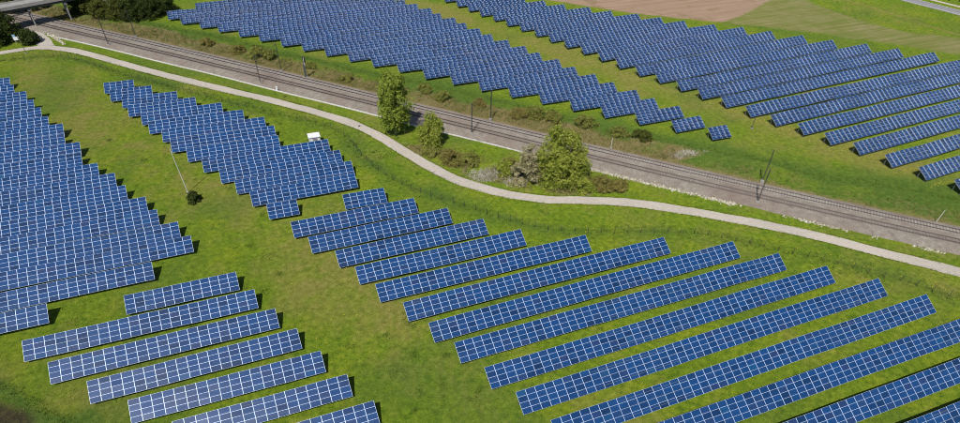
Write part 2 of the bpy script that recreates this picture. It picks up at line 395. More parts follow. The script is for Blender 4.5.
def gz(px, py):
    """ground height at points"""
    Z = z.reshape(ny, nx); i = np.clip(np.searchsorted(gx, px)-1, 0, nx-2); j = np.clip(np.searchsorted(gy, py)-1, 0, ny-2)
    a = (px-gx[i])/(gx[i+1]-gx[i]); b = (py-gy[j])/(gy[j+1]-gy[j])
    return (Z[j, i]*(1-a)+Z[j, i+1]*a)*(1-b)+(Z[j+1, i]*(1-a)+Z[j+1, i+1]*a)*b

# ------------------------------------------------------------------ path, roads, railway bed
M_path = mat('fine_gravel', (.45, .41, .36), .95, .15, droug=.6); T = NT(M_path)
T.base(T.mix(.9, T.ramp(T.noise(1.3, 5, .7), [(.3, (.365, .325, .278)), (.55, (.440, .398, .348)), (.75, (.500, .458, .405))]), T.tramp(T.noise(.08, 3), [(.35, (.90, .90, .88)), (.65, (1.05, 1.04, 1.02))]), 'MULTIPLY')); T.bump(T.noise(9, 3), .03)
V, F = ribbon(PATH, [1.62, 1.2, 0, -1.2, -1.62], [-.03, .035, .06, .035, -.03], .32, 3); link('gravel_path', mesh('gravel_path', V, F, M_path), kind='structure')
V, F = ribbon(BRANCH, [2.3, 1.5, 0, -1.5, -2.3], [-.03, .03, .05, .03, -.03], .4, 5); link('access_road', mesh('access_road', V, F, M_path), kind='structure')
M_asph = mat('grey_asphalt', (.20, .20, .205), .9, .25); T = NT(M_asph); T.base(T.ramp(T.noise(.7, 5, .65), [(.3, (.225, .222, .225)), (.7, (.285, .280, .285))])); T.bump(T.noise(12, 2), .01)
V, F = ribbon(ROAD, [3.4, 2.8, 0, -2.8, -3.4], [-.03, .10, .14, .10, -.03]); link('road', mesh('road', V, F, M_asph), kind='structure')
M_line = mat('road_paint', (.75, .75, .73), .7)
for o_ in (2.75, -2.75):
    V, F = ribbon(ROAD, [o_+.10, o_-.10], [.115, .115]); link('road_line', mesh('road_line', V, F, M_line), kind='structure')
V, F = ribbon(ROAD+normals(ROAD)*8.0, [1.0, .6, -.6, -1.0], [-.03, .06, .06, -.03], .2); link('roadside_path', mesh('roadside_path', V, F, M_path), kind='structure')

M_bal = mat('ballast', (.2, .18, .16), .95, .2, droug=.6); T = NT(M_bal)
st = T.new('ShaderNodeTexVoronoi'); st.inputs['Scale'].default_value = 7.0; T.lk(T.pos(), st.inputs['Vector'])
bc = T.mix(.75, T.ramp(T.noise(.6, 5, .7), [(.3, (.205, .176, .142)), (.5, (.285, .250, .206)), (.72, (.365, .328, .280))]), T.tramp(st.outputs['Color'], [(0, (.55, .55, .55)), (1, (1.3, 1.3, 1.3))]), 'MULTIPLY')
bc = T.mix(T.math('MULTIPLY', T.rng(T.noise(.07, 3), .42, .66), .55), bc, (.150, .108, .088)); T.base(bc); T.bump(T.math('ADD', st.outputs['Distance'], T.noise(2.0, 3)), .12)
V, F = ribbon(TRACK, [7.1, 6.4, 2.1, -2.0, -4.2, -4.9], [-.08, .34, .38, .36, .30, -.08], .35, 9); link('ballast_bed', mesh('ballast_bed', V, F, M_bal), kind='structure')

M_rail = mat('rusty_rail', (.050, .036, .030), .55, .4, .3); T = NT(M_rail); T.base(T.ramp(T.noise(1.2, 4), [(.3, (.028, .022, .020)), (.7, (.062, .042, .033))]))
M_sleep = mat('concrete_sleeper', (.42, .40, .37), .9); T = NT(M_sleep); T.base(T.ramp(T.noise(.9, 4, .7), [(.3, (.25, .22, .20)), (.5, (.36, .33, .30)), (.7, (.50, .48, .45))]))
M_sleep2 = mat('worn_wooden_sleeper', (.12, .10, .09), .9); T = NT(M_sleep2); T.base(T.ramp(T.noise(.9, 4, .7), [(.3, (.13, .10, .085)), (.7, (.25, .21, .185))]))
def track(off, label, msl):
    C = TRACK+normals(TRACK)*off; N = normals(C)
    t = empty('railway_track', (*C[len(C)//2], .38), label=label, cat='railway track', group='railway tracks')
    o0 = np.array([*C[len(C)//2], .38])
    for g_ in (.75, -.75):
        V, F = ribbon(C+N*g_, [.14, .14, .055, .055, -.055, -.055, -.14, -.14], [.02, .05, .07, .19, .19, .07, .05, .02])
        V[:, :2] -= o0[:2]; link('rail', mesh('rail', V, F, M_rail), t)
    L = np.concatenate([[0], np.cumsum(np.linalg.norm(np.diff(C, axis=0), axis=1))]); s_ = np.arange(1, L[-1]-1, .65)
    px, py = np.interp(s_, L, C[:, 0]), np.interp(s_, L, C[:, 1]); nx_, ny_ = np.interp(s_, L, N[:, 0]), np.interp(s_, L, N[:, 1])
    B = MB()
    for a_, b_, c_, d_ in zip(px, py, nx_, ny_):
        if -75 < a_ < 175: B.box((a_-o0[0], b_-o0[1], 0.0), (2.5, .26, .09), 0, math.atan2(d_, c_)+random.uniform(-.01, .01), .94)
    B.build('sleepers', msl, t, kind='stuff')
track(0.0, 'railway track nearer the gravel path, two dark rails on grey ballast', M_sleep2)
track(4.17, 'railway track farther from the gravel path, pale sleepers showing between its rails', M_sleep)

# pale cable trough beside the ballast (from the bridge to the willow), broken stone beyond
M_conc = mat('pale_concrete', (.60, .58, .53), .85); T = NT(M_conc); T.base(T.ramp(T.noise(1.5, 4, .7), [(.3, (.42, .40, .35)), (.5, (.60, .58, .52)), (.7, (.70, .68, .63))]))
TN = normals(TRACK); TL = np.concatenate([[0], np.cumsum(np.linalg.norm(np.diff(TRACK, axis=0), axis=1))])
def at_track(s_, off):
    c_ = np.array([np.interp(s_, TL, TRACK[:, 0]), np.interp(s_, TL, TRACK[:, 1])]); n_ = np.array([np.interp(s_, TL, TN[:, 0]), np.interp(s_, TL, TN[:, 1])]); return c_+n_*off, n_
B = MB(); s0 = TL[np.argmin(np.abs(TRACK[:, 0]+55))]; s1 = TL[np.argmin(np.abs(TRACK[:, 0]-72))]
for s_ in np.arange(s0, s1, 1.0):
    P, n_ = at_track(s_, -5.25+.12*math.sin(s_*.13)); w_ = .46 if P[0] < 36 else random.choice((.46, .46, .34, .2))
    B.box((P[0], P[1], .02+random.uniform(-.02, .02)), (w_, .96, .22), 0, math.atan2(n_[1], n_[0])+random.uniform(-.02, .02))
B.build('cable_trough', M_conc, label='long pale concrete cable trough line between the railway ballast and the grass', cat='cable trough')
M_stone = mat('pale_limestone', (.50, .47, .38), .9); T = NT(M_stone)
isl = T.new('ShaderNodeNewGeometry').outputs['Random Per Island']; T.base(T.ramp(isl, [(0, (.27, .24, .16)), (.5, (.46, .42, .31)), (1, (.64, .61, .49))]))
def stones(name, pts, lo=.12, hi=.34):
    B = MB()
    for px, py in pts:
        r_ = random.uniform(lo, hi); a0 = random.uniform(0, 6.28); V = []
        for k in range(5): V.append((px+r_*random.uniform(.6, 1.2)*math.cos(a0+k*1.2566), py+r_*random.uniform(.6, 1.2)*math.sin(a0+k*1.2566), -.06))
        for k in range(5): V.append((px+r_*random.uniform(.4, .8)*math.cos(a0+k*1.2566), py+r_*random.uniform(.4, .8)*math.sin(a0+k*1.2566), r_*random.uniform(.5, .95)))
        B.add(V, [(k, (k+1) % 5, 5+(k+1) % 5, 5+k) for k in range(5)]+[(5, 6, 7, 8, 9)])
    return B.build(name, M_stone, kind='stuff')
pts = []; s1 = TL[np.argmin(np.abs(TRACK[:, 0]-75))]; s2 = TL[np.argmin(np.abs(TRACK[:, 0]-160))]
for s_ in np.arange(s1, s2, .13):
    dens = max(0, 1.5*vnoise(s_, 0, 5, 133)-.35) if at_track(s_, 0)[0][0] > 105 else .85
    if random.random() < dens: pts += [at_track(s_, -5.35+random.gauss(0, .30))[0] for _ in range(2 if at_track(s_, 0)[0][0] < 105 else 1)]
stones('rock_edging', pts)
pts = []
for k in range(70):
    t_ = random.random(); q = (1-t_)*np.array([-60.0, 259.5])+t_*np.array([-54.2, 247.0]); pts.append(q+np.array([1.4+random.gauss(0, .35), random.gauss(0, .5)]))
stones('roadside_stones', pts, .2, .45)

# ------------------------------------------------------------------ bridge over the railway
M_deck = mat('bridge_concrete', (.36, .34, .32), .9); T = NT(M_deck); T.base(T.ramp(T.noise(.6, 5, .7), [(.3, (.24, .225, .21)), (.6, (.33, .31, .29)), (.8, (.40, .38, .355))]))
M_girder = mat('weathered_girder', (.10, .10, .095), .8); M_droad = mat('bridge_road_surface', (.30, .285, .265), .9)
T = NT(M_droad); T.base(T.ramp(T.noise(.5, 4), [(.3, (.24, .235, .22)), (.7, (.34, .33, .31))]))
ang = math.atan2(6.4, 18.4)
br = empty('road_bridge', (-61.6, 270.9, 1.1), ang, label='grey concrete road bridge crossing above the railway in the top left corner', cat='bridge')
def bpart(name, mm, boxes):
    B = MB()
    for c_, d_ in boxes: B.box(c_, d_)
    return B.build(name, mm, br)
bpart('deck', M_droad, [((2, -.9, 6.35), (62, 5.2, .5))])
for sgn in (-1, 1):
    bpart('parapet', M_deck, [((2, -.9+sgn*2.76, 6.5), (62, .32, 1.05))])
    bpart('girder', M_girder, [((2, -.9+sgn*1.7, 5.55), (58, .7, 1.08))])
for px in (-2.6, 9.0):
    pr = bpart('pier', M_deck, [((px, -.9, 4.7), (1.0, 4.8, .6))])
    for py in (-2.6, .8):
        B = MB(); B.tube((px, py, -1.4), (px, py, 4.38), .27, .24, 10); B.build('column', M_deck, pr)
bpart('abutment', M_deck, [((22.5, -.9, 1.9), (2.0, 5.6, 6.2))]); bpart('abutment', M_deck, [((-22.5, -.9, 1.9), (2.0, 5.6, 6.2))])

# ------------------------------------------------------------------ solar fields
TILT, MS, H0 = 0.487733, 0.9695, 0.7                     # tilt, module pitch up the slope, height of the lower edge
ct, st_ = math.cos(TILT), math.sin(TILT)
M_al = mat('sky_tinted_aluminium', (.70, .82, 1.02), .5, .5, .3)  # frame metal; the sky's bluish reflection is put into its base colour
M_steel = mat('galvanised_steel', (.33, .34, .35), .5, .5, .6)
def cellmat(name, per_object):
    M = mat(name, (.012, .04, .15), .25, .5); T = NT(M)
    if per_object: rv = T.new('ShaderNodeObjectInfo').outputs['Random']
    else: rv = T.new('ShaderNodeNewGeometry').outputs['Random Per Island']
    cc = T.ramp(rv, [(0, (.004, .027, .090)), (.18, (.005, .040, .135)), (.5, (.006, .050, .168)), (.75, (.009, .049, .158)), (.9, (.011, .044, .138)), (.97, (.017, .040, .122)), (1, (.007, .066, .178))])
    g_ = T.tramp(T.noise(.9, 3, .6), [(.3, (.82, .84, .86)), (.7, (1.16, 1.14, 1.12))]); cc = T.mix(.9, cc, g_, 'MULTIPLY')
    T.base(cc if per_object else T.mix(1.0, cc, (.55, .86, .94), 'MULTIPLY'))      # the far fields carry darker modules
    T.b.inputs['IOR'].default_value = 1.5
    T.b.inputs['Coat Weight'].default_value = .6; T.b.inputs['Coat Roughness'].default_value = .195; T.b.inputs['Coat IOR'].default_value = 1.4
    return M
M_cell = cellmat('blue_cells', True); M_cellg = cellmat('blue_cells_far', False)
def module(w_, h_, fx, fy):
    """one framed module lying in its own xy plane; frame, lip, glass, sides, back"""
    a, b, t_, g_ = w_/2, h_/2, .020, .013
    V = [(-a, -b, t_), (a, -b, t_), (a, b, t_), (-a, b, t_), (-a+fx, -b+fy, t_), (a-fx, -b+fy, t_), (a-fx, b-fy, t_), (-a+fx, b-fy, t_),
         (-a+fx, -b+fy, g_), (a-fx, -b+fy, g_), (a-fx, b-fy, g_), (-a+fx, b-fy, g_), (-a, -b, -t_), (a, -b, -t_), (a, b, -t_), (-a, b, -t_)]
    F = []; mi = []
    for k in range(4):
        n = (k+1) % 4
        F += [(k, n, 4+n, 4+k), (4+k, 4+n, 8+n, 8+k), (n, k, 12+k, 12+n)]; mi += [0]*3
    F += [(8, 9, 10, 11), (15, 14, 13, 12)]; mi += [1, 0]
    return np.array(V), np.array(F), np.array(mi)
FX, FY = .033, .019
ORD = ['', 'first', 'second', 'third', 'fourth', 'fifth', 'sixth', 'seventh', 'eighth', 'ninth', 'tenth', 'eleventh', 'twelfth', 'thirteenth', 'fourteenth', 'fifteenth', 'sixteenth', 'seventeenth', 'eighteenth', 'nineteenth', 'twentieth', 'twenty-first', 'twenty-second', 'twenty-third', 'twenty-fourth', 'twenty-fifth', 'twenty-sixth']
FIELD = {'A': ('dense field at the left edge', 'solar rows of the dense field at the left edge'),
         'B': ('small block at the bottom left', 'solar rows of the small block at the bottom left'),
         'C': ('stepped block beside the white kiosk', 'solar rows of the stepped block beside the white kiosk'),
         'D': ('large block in the foreground right', 'solar rows of the large block in the foreground right'),
         'E': ('wedge shaped field behind the railway', 'solar rows of the wedge shaped field behind the railway'),
         'F': ('far field beside the ploughed brown field', 'solar rows of the top right field behind the railway')}
last = {}
for b_, k_, *_ in ROWS: last[b_] = max(last.get(b_, 0), k_)
lastE = [k_ for b_, k_, *_ in ROWS if b_ == 'E']
mV, mF, mM = module(1.68-.008, MS-.006, FX, FY)
fV, fF, fM = module(1.68-.008, MS-.006, .024, .008)
panel_me = mesh('panel', mV, [tuple(map(int, f)) for f in mF], [M_al, M_cell], mM)
SHORT = {('A', 19): 'short lone solar row at the very front of the dense field at the left edge',
         ('B', 1): 'rearmost and shortest solar row of the small block at the bottom left',
         ('C', 14): 'short front solar row, four modules wide, of the stepped block beside the white kiosk',
         ('C', 10): 'solar row with the white kiosk standing directly behind its right end',
         ('D', 1): 'short solar row, six modules wide, at the very back of the large foreground block',
         ('E', 22): 'small detached solar table, four modules wide, at the tip of the wedge shaped field',
         ('E', 21): 'short solar table, six modules wide, second from the tip of the wedge shaped field'}
for b_, k_, xl, yl, xr, yr, n in ROWS:
    rz = math.atan2(yr-yl, xr-xl); L = math.hypot(xr-xl, yr-yl); p_ = L/n
    rank = last[b_]-k_+1
    lab = SHORT.get((b_, k_)) or '%s solar panel row from the front of the %s' % (ORD[rank], FIELD[b_][0])
    t = empty('solar_panel_row', (xl, yl, 0), rz, label=lab, cat='solar array', group=FIELD[b_][1])
    hz = (vnoise(xl+np.arange(n)*p_, np.full(n, yl), 9.0, 171)-.5)*.22
    if b_ in 'ABCD':
        for a_ in range(n):
            for j in range(4):
                o = bpy.data.objects.new('panel', panel_me); COL.objects.link(o); o.parent = t
                q = (j+.5)*MS
                o.location = ((a_+.5)*p_, q*ct+random.gauss(0, .004), H0+q*st_+random.gauss(0, .006)+hz[a_])
                o.rotation_euler = (TILT+random.gauss(0, .008), random.gauss(0, .005), 0); o.scale = (p_/1.68, 1, 1)
    else:
        a_, j = np.meshgrid(np.arange(n), np.arange(4), indexing='ij'); a_, j = a_.ravel(), j.ravel(); q = (j+.5)*MS; N_ = len(a_)
        tl = TILT+RNG.normal(0, .007, N_)
        Vx = (fV[None, :, 0]*p_/1.68)+((a_+.5)*p_)[:, None]; Vy = fV[None, :, 1]*np.cos(tl)[:, None]-fV[None, :, 2]*np.sin(tl)[:, None]+(q*ct)[:, None]
        Vz = fV[None, :, 1]*np.sin(tl)[:, None]+fV[None, :, 2]*np.cos(tl)[:, None]+(H0+q*st_+hz[a_])[:, None]
        V = np.stack([Vx, Vy, Vz], -1).reshape(-1, 3); F = (fF[None]+(np.arange(N_)*16)[:, None, None]).reshape(-1, 4)
        link('panel_grid', mesh('panel_grid', V, F, [M_al, M_cellg], np.tile(fM, N_)), t, kind='stuff')
    B = MB()
    for q in (.55, 1.95, 3.3):
        B.add([(x_, q*ct-.03*s1_+dz*st_, H0+q*st_-.03-dz*ct-.0*s1_) for x_ in (.05, L-.05) for s1_, dz in ((1, 0), (-1, 0), (-1, .09), (1, .09))], [(0, 1, 2, 3), (7, 6, 5, 4), (0, 4, 5, 1), (1, 5, 6, 2), (2, 6, 7, 3), (3, 7, 4, 0)])
    m_ = max(2, int(round(L/3.4))); 
    for k in range(m_):
        x_ = .35+(L-.7)*k/(m_-1)
        for q in (.7, 3.0):
            B.box((x_, q*ct, (H0+q*st_-.14)/2-.25), (.10, .12, H0+q*st_-.14+.5))
        B.tube((x_, .75*ct, H0+.7*st_-.25), (x_, 3.0*ct, H0+3.0*st_-.3), .045, None, 4)
    B.build('support_frame', M_steel, t)

# ------------------------------------------------------------------ kiosk
M_white = mat('white_render', (.80, .80, .80), .8); T = NT(M_white); T.base(T.ramp(T.noise(1.2, 4), [(.3, (.70, .70, .71)), (.7, (.83, .83, .83))]))
M_grey = mat('grey_metal', (.30, .30, .33), .5, .5)
kb = empty('transformer_kiosk', (14.0, 151.45, 0), R(-2), label='small white transformer kiosk with a grey louvred door behind the stepped solar block', cat='kiosk')
B = MB(); B.box((0, 0, 1.0), (2.8, 2.2, 2.5)); B.build('wall', M_white, kb)
B = MB(); B.box((0, 0, 2.32), (3.1, 2.55, .14)); B.box((0, 0, 2.42), (2.9, 2.35, .06)); B.build('roof', M_white, kb)
B = MB(); B.box((.1, -1.125, 1.2), (1.1, .05, 1.9)); dr = B.build('door', M_grey, kb)
for k in range(5):
    B = MB(); B.box((.1, -1.165, 1.35+k*.16), (.9, .04, .07)); B.build('louvre', M_grey, dr)

# ------------------------------------------------------------------ masts, posts, signal
M_mast = mat('dark_mast_steel', (.060, .064, .058), .6, .4); M_base = mat('mast_footing', (.34, .32, .30), .9); M_ins = mat('brown_insulator', (.10, .05, .03), .4)
def catenary(px, py, side, label, h=8.8):
    d_ = np.hypot(TRACK[:, 0]-px, TRACK[:, 1]-py); n_ = TN[d_.argmin()]; a = math.atan2(n_[1]*side, n_[0]*side)
    t = empty('catenary_mast', (px, py, .0), a, label=label, cat='catenary mast', group='catenary masts along the railway')
    B = MB(); B.box((0, 0, .2), (.8, .8, .7)); B.build('footing', M_base, t)
    B = MB()
    for sx in (-1, 1):
        for sy in (-1, 1): B.tube((.14*sx, .14*sy, .5), (.08*sx, .08*sy, h), .026, .022, 4)
    for k in range(11):
        z0 = .6+(h-.8)*k/11; z1 = .6+(h-.8)*(k+1)/11; w0 = .14-.06*k/11; w1 = .14-.06*(k+1)/11; s_ = 1 if k % 2 else -1
        for sy in (-1, 1): B.tube((-w0*s_, w0*sy, z0), (w1*s_, w1*sy, z1), .022, None, 4); B.tube((w0*sy, -w0*s_, z0), (w1*sy, w1*s_, z1), .022, None, 4)
    B.box((0, 0, h), (.26, .26, .1)); B.box((0, 0, h*.55), (.07, .07, h*.86)); B.build('pole', M_mast, t)
    B = MB(); B.tube((0, 0, h-.3), (3.0, 0, h-1.0), .03, None, 6); B.tube((0, 0, h-2.2), (2.9, 0, h-1.05), .03, None, 6); B.tube((.6, 0, h-2.0), (3.4, 0, h-2.5), .022, None, 6); B.tube((0, -.9, h-.4), (0, .9, h-.4), .03, None, 6); B.build('cantilever', M_mast, t)
    for zz in (h-.3, h-2.2): B = MB(); B.tube((.25, 0, zz), (.75, 0, zz+(.0 if zz > h-1 else .2)), .10, .10, 8); B.build('insulator', M_ins, t)
for px, py, sd_, lb in [(-38.8, 240.7, 1, 'dark catenary mast on the near side of the tracks, closest to the bridge'), (-30.5, 246.3, -1, 'dark catenary mast on the far side of the tracks, closest to the bridge'),
        (5.2, 193.4, 1, 'dark catenary mast on the near track side, left of the small white marker post'), (12.4, 200.4, -1, 'dark catenary mast on the far track side, left of the railway signal'),
        (54.6, 142.1, 1, 'dark catenary mast on the near track side, right of the small willow'), (62.5, 147.9, -1, 'dark catenary mast on the far track side, behind the small willow'),
        (106.2, 88.3, 1, 'dark catenary mast on the near track side, at the right of the photo'), (113.4, 95.3, -1, 'dark catenary mast on the far track side, at the right of the photo')]:
    catenary(px, py, sd_, lb)
M_black = mat('signal_black', (.02, .02, .022), .5); M_pole = mat('pale_pole', (.62, .62, .58), .6); M_red = mat('signal_red', (.45, .05, .03), .5); M_lens = mat('dark_lens', (.05, .02, .02), .2)
t = empty('railway_signal', (19.1, 193.6, 0), R(135), label='railway signal with black head on a white post beside the far track', cat='railway signal')
B = MB(); B.tube((0, 0, -.2), (0, 0, 6.2), .11, .09, 8); B.build('post', M_pole, t)
B = MB(); B.box((0, -.16, 5.4), (.95, .14, 1.9)); hd = B.build('head', M_black, t)
for zz in (4.9, 5.5, 6.0): B = MB(); B.tube((0, -.24, zz), (0, -.32, zz), .12, .12, 10); B.build('lens', M_lens, hd)
B = MB(); B.box((0, -.13, 3.2), (.34, .05, 1.7)); B.build('mast_plate', M_white, t)
B = MB(); B.box((0, .45, 2.2), (.5, .04, 4.4)); B.build('ladder', M_mast, t)
B = MB(); B.box((0, 0, .15), (.8, .8, .5)); B.build('footing', M_base, t)
t = empty('marker_post', (9.2, 186.9, 0), R(-40), label='small white marker post beside the cable trough near the railway', cat='marker post')
B = MB(); B.box((0, 0, .55), (.5, .22, 1.2), 0, 0, .9); B.build('post', M_white, t); B = MB(); B.box((0, 0, 1.2), (.62, .3, .14)); B.build('cap', M_white, t)
def pole(name, px, py, h, r_, mm, label, cat, lean=(0, 0), extra=None):
    t = empty(name, (px, py, 0), label=label, cat=cat)
    B = MB(); B.tube((0, 0, -.2), (lean[0], lean[1], h), r_, r_*.75, 8); B.build('pole', mm, t)
    B = MB(); B.box((0, 0, .05), (r_*5, r_*5, .3)); B.build('footing', M_base, t)
    if extra: extra(t)
pole('white_mast', -18.2, 138.4, 11.2, .10, M_pole, 'tall thin white mast standing in the grass between the left solar blocks', 'mast', (-.35, -.1), lambda t: MB().build and (lambda B: (B.tube((-.35, -.1, 11.1), (-.36, -.1, 12.0), .03, .015, 6), B.build('tip', M_pole, t)))(MB()))
pole('white_post', 86.7, 122.8, 2.8, .09, M_pole, 'white post on the verge behind the tracks, right of the large willow', 'post')
pole('leaning_pole', 139.7, 67.7, 3.4, .08, M_pole, 'thin pale leaning pole in the grass behind the tracks at the right edge', 'pole', (.35, -.1))
pole('dark_post', 129.6, 118.9, 3.1, .10, M_mast, 'dark post in front of the left ends of the top right solar field', 'post')
pole('dark_post', -63.8, 242.9, 2.0, .09, M_mast, 'short dark post on the near side of the path by the fork', 'post')
# small sign among the dark trees, and the cover on the path
M_blue = mat('pale_blue_sign', (.22, .42, .62), .5)
t = empty('sign_board', (-67.0, 252.4, 0), R(-12), label='pale blue and white sign board among the dark trees at the left edge', cat='sign')
B = MB(); B.tube((-.7, .06, 0), (-.7, .06, 2.6), .06); B.build('leg', M_pole, t); B = MB(); B.tube((.7, .06, 0), (.7, .06, 2.6), .06); B.build('leg', M_pole, t)
B = MB(); B.box((0, 0, 1.7), (1.9, .06, 1.1)); B.build('panel', M_white, t); B = MB(); B.box((-.5, 0, 2.62), (.9, .06, .7)); B.build('header', M_blue, t)
M_iron = mat('cast_iron', (.045, .035, .04), .6, .5)
B = MB(); B.tube((0, 0, .0), (0, 0, .10), .36, .34, 14); B.tube((0, 0, .10), (0, 0, .13), .24, .22, 14)
o = B.build('manhole_cover', M_iron, loc=(27.1, 156.9, 0), label='small dark round cover on the gravel path near the tall birch', cat='manhole cover')

# ------------------------------------------------------------------ fence south of the path
M_post = mat('dark_fence_post', (.055, .060, .048), .8); M_wire = mat('fence_wire', (.10, .11, .10), .5, .4, .5)
fl = spline(FENCE[1:], .5); FL = np.concatenate([[0], np.cumsum(np.linalg.norm(np.diff(fl, axis=0), axis=1))])
t = empty('wire_fence', (30, 126.6, 0), label='long wire fence with thin dark posts along the grass strip south of the path', cat='fence')
pm = MB(); pm.box((0, 0, .6), (.085, .085, 2.0), 0, 0, .85); post_me = mesh('post', pm.v, pm.f, M_post)
tops = []
for s_ in np.arange(1, FL[-1]-1, 2.95):
    px, py = np.interp(s_, FL, fl[:, 0]), np.interp(s_, FL, fl[:, 1]); zz = float(gz(px, py)); tops.append((px-30, py-126.6, zz))
    o = link('post', post_me, t, (px-30, py-126.6, zz)); o.rotation_euler = (random.gauss(0, .03), random.gauss(0, .03), random.random())
B = MB()
for h_ in (.35, .75, 1.15, 1.5):
    for a, b in zip(tops[:-1], tops[1:]): B.tube((a[0], a[1], a[2]+h_), (b[0], b[1], b[2]+h_), .012, None, 3)
B.build('wire', M_wire, t)
# ------------------------------------------------------------------ vegetation
def leafmat(name, stops, nscale=.35, amt=.6, transl=.42):
    M = mat(name, (.06, .1, .02), .8, .06); T = NT(M)
    isl = T.new('ShaderNodeNewGeometry').outputs['Random Per Island']
    c_ = T.tramp(T.math('ADD', T.math('MULTIPLY', isl, amt), T.math('MULTIPLY', T.noise(nscale, 3, .6), 1-amt)), stops)
    T.base(c_); tr = T.new('ShaderNodeBsdfTranslucent'); T.lk(c_, tr.inputs['Color']); mx = T.new('ShaderNodeMixShader'); mx.inputs[0].default_value = transl
    T.lk(T.b.outputs[0], mx.inputs[1]); T.lk(tr.outputs[0], mx.inputs[2]); T.lk(mx.outputs[0], T.n['Material Output'].inputs['Surface']); return M
L_birch = leafmat('birch_leaves', [(.15, (.100, .145, .016)), (.5, (.205, .265, .036)), (.85, (.310, .355, .075))])
L_willow = leafmat('willow_leaves', [(.15, (.110, .150, .016)), (.5, (.240, .285, .040)), (.85, (.370, .380, .088))])
L_dark = leafmat('dark_leaves', [(.15, (.020, .032, .008)), (.5, (.042, .060, .014)), (.85, (.078, .096, .023))])
L_olive = leafmat('olive_leaves', [(.15, (.110, .125, .022)), (.5, (.195, .205, .044)), (.85, (.285, .280, .085))])
L_hedge = leafmat('hedge_leaves', [(.15, (.040, .052, .010)), (.5, (.085, .098, .020)), (.85, (.140, .150, .036))])
L_rust = leafmat('rusty_leaves', [(.15, (.135, .112, .030)), (.5, (.220, .185, .055)), (.8, (.235, .225, .060)), (1, (.310, .225, .110))])
L_grey = leafmat('bare_twigs', [(.15, (.170, .155, .070)), (.5, (.320, .290, .150)), (.85, (.460, .420, .270))])
M_bark = mat('bark', (.11, .09, .07), .9); T = NT(M_bark); T.base(T.ramp(T.noise(3, 4), [(.3, (.06, .048, .038)), (.7, (.16, .135, .105))]))
M_birchbark = mat('pale_bark', (.40, .38, .34), .8); T = NT(M_birchbark); T.base(T.ramp(T.noise(2.5, 4), [(.35, (.08, .07, .06)), (.5, (.38, .36, .32)), (.7, (.52, .50, .46))]))

def leaves(C, n_per, spread, size, rg, droop=0.0, flat=1.0):
    """leaf quads round clump centres C (k,3): spread (k,) radius of a clump"""
    k = len(C); N = k*n_per; c_ = np.repeat(C, n_per, 0); s_ = np.repeat(spread, n_per)
    d = rg.normal(size=(N, 3)); d /= np.linalg.norm(d, axis=1)[:, None]; r = rg.random(N)**.33
    P = c_+d*(r*s_)[:, None]*np.array([1, 1, .8])
    if droop: P[:, 2] -= droop*s_*rg.random(N)**1.4*(.4+np.hypot(d[:, 0], d[:, 1]))
    nrm = d*1.2+rg.normal(size=(N, 3))*.45+np.array([0, 0, flat]); nrm /= np.linalg.norm(nrm, axis=1)[:, None]
    t1 = np.cross(nrm, rg.normal(size=(N, 3))); 
    if droop: t1 = t1*.7+np.array([0, 0, -.6]); t1 -= nrm*(t1*nrm).sum(1)[:, None]
    t1 /= np.linalg.norm(t1, axis=1)[:, None]; t2 = np.cross(nrm, t1)
    a = (size*rg.uniform(.6, 1.35, N))[:, None]; b = a*(.42 if droop else .62)
    V = np.stack([P-t1*a*.5, P+t2*b*.5, P+t1*a*.55, P-t2*b*.5], 1).reshape(-1, 3)
    return V, np.arange(N*4).reshape(-1, 4)

def crown_centres(h0, h1, prof, k, rg, shell=.75):
    out = []; sd_ = int(rg.integers(1e6))
    while len(out) < k:
        u = rg.random(); a = rg.random()*6.283; rr = prof(u)*(.62+.62*float(fbm(2.6*math.cos(a)+7, 2.6*math.sin(a)+3.1*u, 1.3, sd_ % 5000, 2))); q = rr*(shell+(1-shell)*rg.random()) if rg.random() < .72 else rr*rg.random()**.5
        out.append((q*math.cos(a), q*math.sin(a), h0+u*(h1-h0)))
    return np.array(out)

